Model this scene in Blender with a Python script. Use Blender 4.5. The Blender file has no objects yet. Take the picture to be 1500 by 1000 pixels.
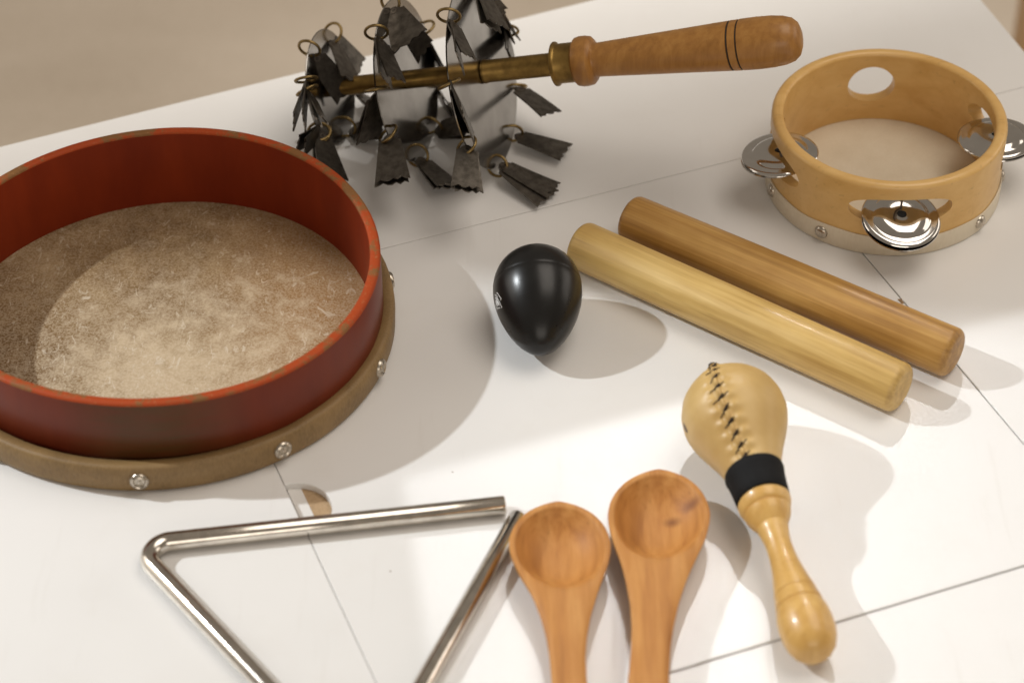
import bpy, bmesh, math, random
from mathutils import Vector, Matrix
random.seed(7)
S = bpy.context.scene
COL = S.collection
R = math.radians
MM = 0.001

# ------------------------------------------------------------------ camera
PITCH, ROLL, DIST, LENS = 0.728, 0.013, 1.15, 85.0
fw = Vector((0, math.cos(PITCH), -math.sin(PITCH)))
rt = Vector((1, 0, 0)); up = rt.cross(fw)
ix = rt * math.cos(ROLL) - up * math.sin(ROLL)
iy = up * math.cos(ROLL) + rt * math.sin(ROLL)
cd = bpy.data.cameras.new('camera'); cam = bpy.data.objects.new('camera', cd); COL.objects.link(cam)
M = Matrix((ix, iy, -fw)).transposed().to_4x4(); M.translation = -fw * DIST
cam.matrix_world = M
cd.lens = LENS; cd.sensor_width = 36; cd.clip_start = 0.05; cd.clip_end = 50
cd.dof.use_dof = True; cd.dof.focus_distance = 1.165; cd.dof.aperture_fstop = 7.0
S.camera = cam

# ------------------------------------------------------------------ world, lamps, exposure
W = bpy.data.worlds.new('World'); S.world = W; W.use_nodes = True
bgn = W.node_tree.nodes['Background']
bgn.inputs[0].default_value = (0.42, 0.36, 0.295, 1); bgn.inputs[1].default_value = 0.62
S.view_settings.view_transform = 'Standard'; S.view_settings.look = 'None'
S.view_settings.exposure = -0.05; S.view_settings.gamma = 1

def lamp(name, kind, loc, target=None, axis=None, energy=10, color=(1, 1, 1), **kw):
    d = bpy.data.lights.new(name, kind); d.energy = energy; d.color = color
    for k, v in kw.items(): setattr(d, k, v)
    o = bpy.data.objects.new(name, d); COL.objects.link(o); o.location = loc
    v = Vector(axis) if axis is not None else Vector(target) - Vector(loc)
    o.rotation_euler = v.to_track_quat('-Z', 'Y').to_euler()
    return o

def half_space_axis(loc, p, dirxy, toward):
    """axis of a very wide spot whose rim lies along the line p + t*dirxy on the table"""
    L = Vector(loc); p = Vector(p); d = Vector((dirxy[0], dirxy[1], 0)).normalized()
    n = d.cross(L - p).normalized()
    if n.dot(Vector(toward) - p) < 0: n = -n
    c = (p - L).normalized()
    return n * math.cos(R(1)) + c * math.sin(R(1))

LA = (-1.29, 0.235, 1.08)
lamp('lamp_left', 'SPOT', LA, axis=half_space_axis(LA, (-.0257, .0483, 0), (463, -68), (0, -1, 0)),
     energy=78, color=(.92, .97, 1.0), spot_size=R(178), spot_blend=.004, shadow_soft_size=.018)
LB = (.65, 1.97, 2.2)
def beam(name, corner, e1, b, w, h, dist, energy, color, spread):
    """parallel beam: a rectangular lamp whose corner ray meets the table at `corner`"""
    b = Vector(b).normalized(); e1 = Vector(e1); e1 = (e1 - b * e1.dot(b)).normalized(); e2 = b.cross(e1)
    c = Vector(corner) - b * dist + e1 * w / 2 + e2 * h / 2
    o = lamp(name, 'AREA', c, axis=b, energy=energy, color=color, shape='RECTANGLE', size=w, size_y=h, spread=R(spread))
    m = Matrix((e1, -e2, -b)).transposed()
    if m.determinant() < 0: m = Matrix((e1, e2, -b)).transposed()
    o.rotation_euler = m.to_euler()
    return o
beam('lamp_rear', (-.05, -.0915, 0), (.94, .342, 0), (-.11, -.96, -1), 1.0, .9, .8, 0.52, (.97, .98, 1.0), 1.0)
lamp('lamp_rear_strip', 'SPOT', LB, axis=half_space_axis(LB, (.0312, .2038, 0), (163, 71), (0, 1, 0)),
     energy=190, color=(1, .975, .93), spot_size=R(178), spot_blend=.014, shadow_soft_size=.06)
SOFT = (1, .915, .82)
lamp('overhead_fill', 'AREA', (.62, .16, 1.6), target=(0.05, 0.05, 0), energy=12.5, color=SOFT, shape='RECTANGLE', size=1.2, size_y=1.0)  # added unseen fill from above, lifts the ambient level
lamp('window_left', 'AREA', (-1.7, .35, .75), target=(0, 0, .05), energy=4, color=SOFT, shape='RECTANGLE', size=.9, size_y=.9)
lamp('window_right', 'AREA', (1.75, .55, .62), target=(0, 0, .05), energy=4.5, color=SOFT, shape='RECTANGLE', size=1.1, size_y=.7)
lamp('front_fill', 'AREA', (.25, -2.1, .85), target=(0, 0, .05), energy=9, color=SOFT, shape='RECTANGLE', size=1.6, size_y=.8)  # added fill behind the camera to brighten front faces, no window there

# ------------------------------------------------------------------ mesh helpers
def mesh_obj(name, verts, faces, mat, parent=None, smooth=None, mats=None, fm=None):
    me = bpy.data.meshes.new(name); me.from_pydata([tuple(v) for v in verts], [], faces)
    bm = bmesh.new(); bm.from_mesh(me); bmesh.ops.recalc_face_normals(bm, faces=bm.faces); bm.to_mesh(me); bm.free()
    for m in (mats or [mat]): me.materials.append(m)
    if fm:
        for i, k in enumerate(fm): me.polygons[i].material_index = k
    if smooth is not None:
        me.polygons.foreach_set('use_smooth', [True] * len(me.polygons))
        me.set_sharp_from_angle(angle=R(smooth))
    me.update()
    o = bpy.data.objects.new(name, me); COL.objects.link(o)
    if parent: o.parent = parent
    return o

def empty(name, loc, label, cat, rot=(0, 0, 0), group=None):
    o = bpy.data.objects.new(name, None); COL.objects.link(o); o.empty_display_size = .01
    o.location = loc; o.rotation_euler = rot
    o['label'] = label; o['category'] = cat
    if group: o['group'] = group
    return o

def lathe(profile, n=64, frame=None, rfun=None):
    """profile: list of (r, h); r<=0 closes to a pole. frame: 4x4 (z = axis)."""
    V = []; F = []; rings = []
    for r, h in profile:
        if r <= 1e-9:
            rings.append([len(V)]); V.append(Vector((0, 0, h)))
        else:
            ring = []
            for k in range(n):
                a = 2 * math.pi * k / n
                rr = r * (rfun(a) if rfun else 1)
                ring.append(len(V)); V.append(Vector((rr * math.cos(a), rr * math.sin(a), h)))
            rings.append(ring)
    for A, B in zip(rings, rings[1:]):
        if len(A) == 1 and len(B) == 1: continue
        for k in range(n):
            k2 = (k + 1) % n
            if len(A) == 1: F.append((A[0], B[k], B[k2]))
            elif len(B) == 1: F.append((A[k], A[k2], B[0]))
            else: F.append((A[k], A[k2], B[k2], B[k]))
    if frame is not None: V = [frame @ v for v in V]
    return V, F

def frame_from(o, z, x=None):
    z = Vector(z).normalized()
    x = Vector(x) if x is not None else (Vector((0, 0, 1)) if abs(z.z) < .9 else Vector((1, 0, 0)))
    x = (x - z * x.dot(z)).normalized(); y = z.cross(x)
    m = Matrix((x, y, z)).transposed().to_4x4(); m.translation = Vector(o)
    return m

def tube(path, r, n=16, closed=False, cap=True, chamfer=0):
    path = [Vector(p) for p in path]; N = len(path); V = []; F = []
    rs = [r] * N
    tang = []
    for i in range(N):
        a = path[(i - 1) % N] if closed or i > 0 else path[0]
        b = path[(i + 1) % N] if closed or i < N - 1 else path[-1]
        tang.append((b - a).normalized())
    nrm = tang[0].orthogonal().normalized()
    for i in range(N):
        t = tang[i]; nrm = (nrm - t * nrm.dot(t)).normalized(); b = t.cross(nrm)
        for k in range(n):
            a = 2 * math.pi * k / n
            V.append(path[i] + (nrm * math.cos(a) + b * math.sin(a)) * rs[i])
    for i in range(N if closed else N - 1):
        j = (i + 1) % N
        for k in range(n):
            k2 = (k + 1) % n
            F.append((i * n + k, i * n + k2, j * n + k2, j * n + k))
    if cap and not closed:
        for end, s in ((0, -1), (N - 1, 1)):
            t = tang[end]; c = path[end]
            base = end * n
            if chamfer:
                q = len(V)
                for k in range(n): V.append(c + (V[base + k] - c) * ((r - chamfer) / r) + t * s * chamfer)
                for k in range(n):
                    k2 = (k + 1) % n; F.append((base + k, base + k2, q + k2, q + k))
                base = q
            F.append(tuple(base + k for k in range(n)))
    return V, F

def sheet(grid, th):
    """grid[i][j] of Vectors -> closed thin sheet of thickness th"""
    ni, nj = len(grid), len(grid[0]); V = []; F = []
    def nrm(i, j):
        a = grid[min(i + 1, ni - 1)][j] - grid[max(i - 1, 0)][j]
        b = grid[i][min(j + 1, nj - 1)] - grid[i][max(j - 1, 0)]
        return a.cross(b).normalized()
    for s in (.5, -.5):
        for i in range(ni):
            for j in range(nj): V.append(grid[i][j] + nrm(i, j) * th * s)
    q = ni * nj
    for i in range(ni - 1):
        for j in range(nj - 1):
            a, b, c, d = i * nj + j, i * nj + j + 1, (i + 1) * nj + j + 1, (i + 1) * nj + j
            F.append((a, b, c, d)); F.append((q + d, q + c, q + b, q + a))
    rim = [i * nj for i in range(ni)] + [(ni - 1) * nj + j for j in range(1, nj)] + \
          [i * nj + nj - 1 for i in range(ni - 2, -1, -1)] + [j for j in range(nj - 2, 0, -1)]
    for a, b in zip(rim, rim[1:] + rim[:1]): F.append((a, b, q + b, q + a))
    return V, F

def join(*parts):
    V = []; F = []
    for v, f in parts:
        q = len(V); V += list(v); F += [tuple(i + q for i in p) for p in f]
    return V, F

# ------------------------------------------------------------------ materials
class N:
    def __init__(s, name):
        s.m = bpy.data.materials.new(name); s.m.use_nodes = True; s.t = s.m.node_tree; s.n = s.t.nodes
        s.b = s.n['Principled BSDF']; s.tc = s.n.new('ShaderNodeTexCoord')
    def set(s, **k):
        for a, v in k.items():
            i = s.b.inputs[a.replace('_', ' ')]
            if hasattr(v, 'is_output'): s.t.links.new(v, i)
            else: i.default_value = (*v, 1) if isinstance(v, tuple) and len(v) == 3 else v
        return s
    def coord(s, scale=(1, 1, 1), rot=(0, 0, 0), loc=(0, 0, 0)):
        mp = s.n.new('ShaderNodeMapping'); mp.inputs['Scale'].default_value = scale
        mp.inputs['Rotation'].default_value = rot; mp.inputs['Location'].default_value = loc
        s.t.links.new(s.tc.outputs['Object'], mp.inputs[0]); return mp.outputs[0]
    def noise(s, co, scale, detail=4, rough=.55, dist=0):
        x = s.n.new('ShaderNodeTexNoise'); x.inputs['Scale'].default_value = scale
        x.inputs['Detail'].default_value = detail; x.inputs['Roughness'].default_value = rough
        x.inputs['Distortion'].default_value = dist
        s.t.links.new(co, x.inputs['Vector']); return x.outputs[0]
    def voro(s, co, scale, feature='F1'):
        x = s.n.new('ShaderNodeTexVoronoi'); x.feature = feature; x.inputs['Scale'].default_value = scale
        s.t.links.new(co, x.inputs['Vector']); return x.outputs['Distance']
    def ramp(s, f, stops):
        x = s.n.new('ShaderNodeValToRGB'); e = x.color_ramp.elements
        while len(e) < len(stops): e.new(.5)
        for q, (p, c) in zip(e, stops): q.position = p; q.color = (*c, 1) if isinstance(c, tuple) else (c, c, c, 1)
        s.t.links.new(f, x.inputs[0]); return x.outputs[0]
    def mix(s, f, a, b, mode='MIX'):
        x = s.n.new('ShaderNodeMix'); x.data_type = 'RGBA'; x.blend_type = mode
        for i, v in ((x.inputs[0], f), (x.inputs[6], a), (x.inputs[7], b)):
            if hasattr(v, 'is_output'): s.t.links.new(v, i)
            else: i.default_value = (*v, 1) if isinstance(v, tuple) else v
        return x.outputs[2]
    def math(s, op, a, b=0.0, c=None):
        x = s.n.new('ShaderNodeMath'); x.operation = op
        for i, v in zip(x.inputs, (a, b, c)):
            if v is None: continue
            if hasattr(v, 'is_output'): s.t.links.new(v, i)
            else: i.default_value = v
        return x.outputs[0]
    def xyz(s, co=None):
        x = s.n.new('ShaderNodeSeparateXYZ'); s.t.links.new(co or s.tc.outputs['Object'], x.inputs[0]); return x.outputs
    def bump(s, h, strength=.3, dist=.0003):
        x = s.n.new('ShaderNodeBump'); x.inputs['Strength'].default_value = strength; x.inputs['Distance'].default_value = dist
        s.t.links.new(h, x.inputs['Height']); s.t.links.new(x.outputs[0], s.b.inputs['Normal'])
        return s

def wood(name, dark, mid, light, axis=0, scale=260, stretch=.06, rough=.45, coat=0.0, band=.25, blotch=18, seed=0):
    w = N(name)
    sc = [1, 1, 1]; sc[axis] = stretch
    co = w.coord(tuple(sc), loc=(seed * .37, seed * .11, seed * .23))
    f1 = w.noise(co, scale, 5, .6, .4)
    f2 = w.noise(w.coord(tuple(x if x < 1 else 1 for x in sc), loc=(seed, 0, seed)), scale * band, 3, .5, .8)
    f3 = w.noise(w.coord((1, 1, 1), loc=(0, seed, seed)), blotch, 3, .5)
    f = w.math('ADD', w.math('MULTIPLY', f1, .40), w.math('ADD', w.math('MULTIPLY', f2, .34), w.math('MULTIPLY', f3, .26)))
    c = w.ramp(f, [(.34, dark), (.5, mid), (.66, light)])
    pores = w.ramp(w.noise(co, scale * 3.2, 2, .5), [(.26, .0), (.36, 1.0)])
    c = w.mix(w.math('MULTIPLY', w.math('SUBTRACT', 1.0, pores), .22), c, tuple(x * .45 for x in dark))
    w.set(Base_Color=c, Roughness=w.math('ADD', rough - .06, w.math('MULTIPLY', f1, .12)))
    w.b.inputs['Coat Weight'].default_value = coat; w.b.inputs['Coat Roughness'].default_value = .12
    w.bump(f1, .25, .00025)
    return w.m

def metal(name, col, rough, noise_amt=.1, scale=120, col2=None, bump=0):
    w = N(name); w.set(Metallic=1.0)
    f = w.noise(w.coord(), scale, 4, .6)
    w.set(Base_Color=w.mix(w.ramp(f, [(.35, 0.), (.65, 1.)]), col, col2 or tuple(x * .8 for x in col)),
          Roughness=w.math('ADD', rough - noise_amt / 2, w.math('MULTIPLY', f, noise_amt)))
    if bump: w.bump(f, bump, .0003)
    return w.m

# table white: satin laminate with fine scratches
w = N('white_laminate')
fA = w.noise(w.coord(), 9, 4, .55)
fB = w.noise(w.coord((1, .06, 1), rot=(0, 0, R(-62))), 900, 2, .6)
fC = w.noise(w.coord((1, .05, 1), rot=(0, 0, R(-38))), 500, 2, .5)
fG = w.noise(w.coord(), 2600, 2, .5)
sm = w.ramp(w.noise(w.coord(), 30, 5, .65), [(.52, 0.), (.75, 1.)])
col = w.ramp(fA, [(.3, (.775, .765, .75)), (.7, (.81, .80, .785))])
col = w.mix(w.math('MULTIPLY', sm, .10), col, (.62, .57, .50))
vo = w.n.new('ShaderNodeTexVoronoi'); vo.inputs['Scale'].default_value = 75; w.t.links.new(w.coord((1, 1, 0)), vo.inputs['Vector'])
pick = w.math('GREATER_THAN', w.xyz(vo.outputs['Color'])[0], .93)
spk = w.math('MULTIPLY', w.math('LESS_THAN', vo.outputs['Distance'], .038), pick)
col = w.mix(w.math('MULTIPLY', spk, .65), col, (.22, .15, .09))
scf = w.ramp(w.noise(w.coord((1, .10, 1), rot=(0, 0, R(-50))), 130, 4, .6), [(.62, 0.), (.72, 1.)])
col = w.mix(w.math('MULTIPLY', scf, .07), col, (.50, .46, .40))
w.set(Base_Color=col, Roughness=w.math('ADD', .20, w.math('ADD', w.math('MULTIPLY', w.math('ADD', fA, fB), .12), w.math('MULTIPLY', scf, .10))))
hs = w.math('ADD', w.math('MULTIPLY', fB, .5), w.math('ADD', w.math('MULTIPLY', fC, .5), w.math('MULTIPLY', fA, .0)))
w.bump(hs, .16, .00012)
M_WHITE = w.m
w = N('white_card'); w.set(Base_Color=(.78, .76, .73), Roughness=.6); M_CARD = w.m
w = N('brown_board')
f = w.noise(w.coord(), 700, 4, .7); w.set(Base_Color=w.ramp(f, [(.3, (.40, .27, .15)), (.7, (.52, .36, .21))]), Roughness=.85); w.bump(f, .3); M_KRAFT = w.m
w = N('painted_floor'); f = w.noise(w.coord(), 160, 5, .6); f = w.math('ADD', w.math('MULTIPLY', f, .45), w.math('MULTIPLY', w.noise(w.coord((.5, 1.4, 1), rot=(0, 0, R(-22))), 5, 3, .5), .55)); w.set(Base_Color=w.ramp(f, [(.32, (.40, .325, .245)), (.68, (.55, .465, .37))]), Roughness=.75); M_FLOOR = w.m

# drum
w = N('red_lacquer')
f = w.noise(w.coord((1, 1, .25)), 60, 5, .6); x, y, z = w.xyz()
base = w.ramp(f, [(.3, (.12, .017, .006)), (.7, (.165, .026, .008))])
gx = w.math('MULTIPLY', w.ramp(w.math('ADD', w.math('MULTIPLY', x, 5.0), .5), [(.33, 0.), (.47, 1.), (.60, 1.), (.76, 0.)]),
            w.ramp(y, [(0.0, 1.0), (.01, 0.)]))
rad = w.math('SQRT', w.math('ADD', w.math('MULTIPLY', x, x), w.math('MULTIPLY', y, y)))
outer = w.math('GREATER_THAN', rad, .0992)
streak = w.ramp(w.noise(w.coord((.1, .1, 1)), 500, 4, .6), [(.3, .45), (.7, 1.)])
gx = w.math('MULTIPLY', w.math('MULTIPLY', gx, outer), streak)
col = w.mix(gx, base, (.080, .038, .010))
scr = w.ramp(w.noise(w.coord((1, 1, 3)), 420, 3, .7), [(.70, 0.), (.76, 1.)])
col = w.mix(w.math('MULTIPLY', scr, .35), col, (.30, .12, .06))
w.set(Base_Color=col, Specular_IOR_Level=.3, Roughness=w.math('ADD', .30, w.math('MULTIPLY', f, .18)))
w.bump(f, .12, .0004); M_LACQ = w.m
w = N('red_lacquer_inside'); f = w.noise(w.coord((1, 1, .25)), 50, 5, .6)
w.set(Base_Color=w.ramp(f, [(.3, (.165, .018, .004)), (.7, (.225, .027, .005))]), Roughness=.5, Specular_IOR_Level=.2); w.bump(f, .1, .0004); M_LACQ_IN = w.m
w = N('worn_red_rim'); f = w.noise(w.coord(), 55, 6, .7); g = w.noise(w.coord(), 420, 4, .7)
col = w.mix(w.ramp(f, [(.49, 0.), (.56, 1.)]), (.36, .052, .008), (.21, .095, .03))
col = w.mix(w.ramp(g, [(.58, 0.), (.68, .45)]), col, (.38, .19, .08))
w.set(Base_Color=col, Roughness=.6, Specular_IOR_Level=.25); w.bump(g, .35, .0005); M_RIM = w.m
w = N('drum_hide'); co = w.coord(); x, y, z = w.xyz()
big = w.noise(co, 14, 4, .6); mid = w.noise(co, 70, 5, .65); fine = w.noise(co, 900, 3, .7)
col = w.ramp(w.math('ADD', w.math('MULTIPLY', big, .55), w.math('MULTIPLY', mid, .45)),
             [(.36, (.105, .055, .020)), (.5, (.195, .118, .052)), (.64, (.31, .215, .115))])  # base tone deepened to carry the shade inside the drum
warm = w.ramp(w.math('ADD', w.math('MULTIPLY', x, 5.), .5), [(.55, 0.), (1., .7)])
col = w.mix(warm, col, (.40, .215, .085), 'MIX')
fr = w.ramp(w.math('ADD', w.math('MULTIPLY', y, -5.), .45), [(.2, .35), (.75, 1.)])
dn = w.noise(w.coord((1, .5, 1), rot=(0, 0, R(-50))), 220, 5, .66, 1.6)
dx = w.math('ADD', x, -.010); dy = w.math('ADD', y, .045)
wear_shade = w.math('SQRT', w.math('ADD', w.math('MULTIPLY', dx, dx), w.math('MULTIPLY', w.math('MULTIPLY', dy, dy), .8)))
wear_shade = w.ramp(w.math('ADD', w.math('MULTIPLY', wear_shade, 10.), w.math('MULTIPLY', w.math('SUBTRACT', mid, .5), 2.2)), [(.15, 1.), (.80, 0.)])
col = w.mix(w.math('MULTIPLY', wear_shade, .75), col, (.60, .475, .32))  # hand-worn cream centre; darker surround also holds painted shade
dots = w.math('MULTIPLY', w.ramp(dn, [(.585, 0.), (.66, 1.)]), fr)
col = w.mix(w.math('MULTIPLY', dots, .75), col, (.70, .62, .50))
bl = w.ramp(w.noise(w.coord((1, 1, 1), loc=(3, 1, 0)), 66, 4, .6, .8), [(.655, 0.), (.71, 1.)])
col = w.mix(w.math('MULTIPLY', bl, .5), col, (.72, .64, .52))
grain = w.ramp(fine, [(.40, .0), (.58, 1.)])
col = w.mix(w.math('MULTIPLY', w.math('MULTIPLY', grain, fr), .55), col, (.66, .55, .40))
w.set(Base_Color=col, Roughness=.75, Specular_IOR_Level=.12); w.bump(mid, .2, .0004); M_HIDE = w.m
w = N('rawhide_collar'); co = w.coord(); f = w.noise(co, 45, 5, .6); g = w.noise(w.coord((1, 1, .3)), 1100, 3, .6)
w.set(Base_Color=w.mix(w.math('MULTIPLY', w.ramp(g, [(.35, 0.), (.65, 1.)]), .45), w.ramp(f, [(.3, (.16, .095, .034)), (.7, (.27, .165, .062))]), (.32, .205, .085)), Roughness=.55)
w.bump(w.math('ADD', g, w.math('MULTIPLY', f, 2.)), .4, .0005); M_COLLAR = w.m
M_NICKEL = metal('nickel_nail', (.62, .56, .48), .28, .15, 900, (.42, .37, .30))
M_CHROME = metal('chrome_steel', (.66, .635, .60), .11, .06, 60, (.58, .555, .52))
M_TRI = metal('plated_steel', (.74, .69, .62), .13, .10, 140)
M_PLATE = metal('tin_plate', (.38, .365, .345), .17, .14, 35, (.27, .255, .24), .06)
M_TAB = metal('gunmetal', (.165, .148, .126), .40, .2, 260, (.085, .074, .062), .25)
M_RING = metal('old_brass_wire', (.30, .21, .088), .38, .15, 300)
M_BRASS = metal('aged_brass', (.34, .215, .065), .42, .2, 110, (.18, .11, .035), .15)
M_DARK = metal('dark_hub', (.22, .19, .16), .45, .15, 150)
# woods
M_HANDLE = wood('handle_wood', (.24, .10, .019), (.37, .17, .036), (.47, .24, .06), 2, 300, .10, .42, .1, seed=1)
M_CLAVE_A = wood('clave_pale', (.40, .235, .064), (.585, .385, .125), (.72, .515, .205), 0, 420, .045, .44, .05, seed=2, blotch=26)
M_CLAVE_B = wood('clave_brown', (.20, .085, .016), (.40, .21, .050), (.60, .365, .115), 0, 420, .03, .44, .05, seed=3, blotch=30)
M_SPOON = wood('spoon_wood', (.30, .108, .019), (.48, .205, .044), (.64, .325, .095), 1, 230, .07, .60, .0, band=.35, seed=4, blotch=22)
M_TAMB = wood('maple_ply', (.60, .34, .095), (.69, .425, .145), (.75, .49, .19), 0, 150, .30, .36, .15, band=.3, seed=5, blotch=14)
M_MARACA = wood('varnished_pine', (.55, .30, .075), (.66, .40, .12), (.73, .48, .17), 2, 210, .10, .36, .22, seed=6)
w = N('cream_hide'); f = w.noise(w.coord(), 60, 4, .6); g = w.noise(w.coord((1, 1, .2)), 900, 2, .5)
w.set(Base_Color=w.ramp(w.math('ADD', w.math('MULTIPLY', f, .7), w.math('MULTIPLY', g, .3)), [(.3, (.64, .55, .41)), (.7, (.74, .66, .52))]), Roughness=.5)
w.b.inputs['Subsurface Weight'].default_value = .0; w.bump(g, .15); M_CREAM = w.m
w = N('maraca_rawhide'); f = w.noise(w.coord(), 38, 4, .55); g = w.noise(w.coord(), 700, 3, .6)
w.set(Base_Color=w.mix(w.math('MULTIPLY', g, .15), w.ramp(f, [(.3, (.50, .31, .095)), (.7, (.63, .43, .165))]), (.63, .46, .24)), Roughness=.42)
w.bump(f, .2, .0006); M_RAW = w.m
w = N('black_thread'); w.set(Base_Color=(.030, .019, .012), Roughness=.8); M_THREAD = w.m
w = N('cord_tan'); w.set(Base_Color=(.28, .165, .06), Roughness=.7); M_SEAM = w.m
w = N('ink_stain'); w.set(Base_Color=(.16, .11, .075), Roughness=.6); M_STAIN = w.m
w = N('black_tape'); g = w.noise(w.coord((1, 1, 14)), 150, 2, .5); w.set(Base_Color=(.005, .005, .0055), Specular_IOR_Level=.25, Roughness=.75); w.bump(g, .5, .0005); M_TAPE = w.m
w = N('black_plastic'); f = w.noise(w.coord(), 130, 5, .6); g = w.noise(w.coord(), 2200, 2, .5)
w.set(Base_Color=(.007, .0065, .006), Specular_IOR_Level=.38, Roughness=w.math('ADD', .23, w.math('MULTIPLY', f, .12))); w.bump(g, .05, .0001); M_EGG = w.m
w = N('white_print'); w.set(Base_Color=(.72, .70, .68), Roughness=.5); M_PRINT = w.m
w = N('hole_shade'); w.set(Base_Color=(.01, .01, .01), Roughness=.9); M_BLACK = w.m
M_POST = wood('post_wood', (.50, .30, .14), (.60, .38, .19), (.68, .46, .25), 2, 60, .1, .5, 0, seed=8)

# ------------------------------------------------------------------ setting: floor and table
fl = mesh_obj('floor', [(-4, -3, -.72), (4, -3, -.72), (4, 5, -.72), (-4, 5, -.72)], [(0, 1, 2, 3)], M_FLOOR)
fl['kind'] = 'structure'; fl['label'] = 'tan floor seen beyond the far edge of the white table'

table = empty('table', (0, 0, -.004), 'white panelled table top that all the instruments lie on', 'table')
def line(p, q): return (Vector(p), (Vector(q) - Vector(p)))
def cross_pt(a, b):
    (p, d), (q, e) = a, b
    t = ((q.x - p.x) * e.y - (q.y - p.y) * e.x) / (d.x * e.y - d.y * e.x)
    return p + d * t
S1 = line((-65.3, 70.2), (125.4, 142.6)); S4 = line((62.9, -206.2), (218.7, -148.9))
S2 = line((-108.5, -78.9), (-57.4, -209.7)); S3 = line((175.7, 58.4), (231.2, -74.2))
REAR = line((-267.2, 158.6), (48.8, 288.8)); RIGHT = line((266.6, 283.7), (282.4, 233.3))
LEFT = line((-620, 0), (-560, -165)); FRONT = line((0, -520), (100, -483))
def panel(corners, gaps, extra=None, top=0.0):
    """convex polygon (mm, counter-clockwise); gaps[i] = inset of edge i -> i+1"""
    n = len(corners); L = []
    for i in range(n):
        p, q = corners[i], corners[(i + 1) % n]; d = (q - p).normalized(); nn = Vector((-d.y, d.x))
        L.append((p + nn * gaps[i], d))
    P = [cross_pt(L[i - 1], L[i]) for i in range(n)]
    if extra: P = extra(P)
    z0, z1 = .0005, .004
    V = [(p.x * MM, p.y * MM, z0) for p in P] + [(p.x * MM, p.y * MM, z1 + top) for p in P]
    m = len(P); F = [tuple(range(m, 2 * m)), tuple(reversed(range(m)))] + [(i, (i + 1) % m, m + (i + 1) % m, m + i) for i in range(m)]
    o = mesh_obj('panel', V, F, M_WHITE, table)
    bm = bmesh.new(); bm.from_mesh(o.data)
    ed = [e for e in bm.edges if all(v.co.z > .0039 for v in e.verts)]
    bmesh.ops.bevel(bm, geom=ed, offset=.00032, segments=3, affect='EDGES', profile=.5)
    bm.to_mesh(o.data); bm.free()
    return o
a = cross_pt(S1, LEFT); b = cross_pt(S1, RIGHT); c = cross_pt(REAR, RIGHT); d = cross_pt(REAR, LEFT)
panel([a, b, c, d], [.2, 0, 0, 0])
p12, p13, p24, p34 = cross_pt(S1, S2), cross_pt(S1, S3), cross_pt(S2, S4), cross_pt(S3, S4)
l4, r4 = cross_pt(S4, LEFT), cross_pt(S4, RIGHT)
panel([l4, p24, p12, a], [.5, .12, .2, 0])
def notch(P):
    # thumb notch in the panel's left edge (edge from last corner back to first)
    s2 = (S2[1]).normalized(); nn = Vector((-s2.y, s2.x))
    c0 = Vector((-96.6, -109.4)); rr = 16.2
    A = P[3]; B = P[0]
    pts = []
    for k in range(0, 25):
        t = math.pi * k / 24
        pts.append(c0 - s2 * rr * math.cos(t) + nn * (rr * .98 * math.sin(t) + .2))
    base = [P[0], P[1], P[2], P[3]]
    return base + pts
panel([p24, p34, p13, p12], [.5, .3, .2, .12], extra=notch)
panel([p34, r4, b, p13], [.5, 0, .2, .3])
fl_, fr_ = cross_pt(FRONT, LEFT), cross_pt(FRONT, RIGHT)
panel([fl_, fr_, r4, l4], [0, 0, .5, 0])
def slab(name, P, z0, z1, mat):
    m = len(P); V = [(p[0] * MM, p[1] * MM, z0) for p in P] + [(p[0] * MM, p[1] * MM, z1) for p in P]
    F = [tuple(range(m, 2 * m)), tuple(reversed(range(m)))] + [(i, (i + 1) % m, m + (i + 1) % m, m + i) for i in range(m)]
    return mesh_obj(name, V, F, mat, table)
slab('underlay', [fl_, fr_, c, d], -.022, -.0003, M_CARD)
s2 = S2[1].normalized(); n2 = Vector((-s2.y, s2.x)); q0 = Vector((-102.5, -92.5)) + n2 * .4
slab('notch_lining', [q0, q0 + s2 * 36, q0 + s2 * 36 + n2 * 6.0, q0 + n2 * 6.0], -.0001, .0008, M_CARD)
slab('notch_board', [q0 + n2 * 6.1, q0 + s2 * 36 + n2 * 6.1, q0 + s2 * 36 + n2 * 22, q0 + n2 * 22], -.0001, .0005, M_KRAFT)

V = [Vector(p) * MM for p in ((186.6, 27.2, 3.9), (188.6, 23.2, 3.9), (189.6, 23.8, 3.9), (187.8, 27.4, 3.9), (188.3, 24.6, 6.6), (188.0, 25.8, 5.2))]
mesh_obj('splinter', V, [(0, 1, 4, 5), (1, 2, 4), (2, 3, 5, 4), (3, 0, 5), (3, 2, 1, 0)], M_KRAFT, table)
post = empty('wooden_post', (.468, .9, -.72), 'pale wooden post at the far right corner behind the table', 'post')
V, F = lathe([(0, 0), (.026, 0), (.028, .003), (.028, .60), (.026, .604), (0, .604)], 4, Matrix.Rotation(R(45), 4, 'Z'))
mesh_obj('shaft', V, F, M_POST, post)

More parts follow.
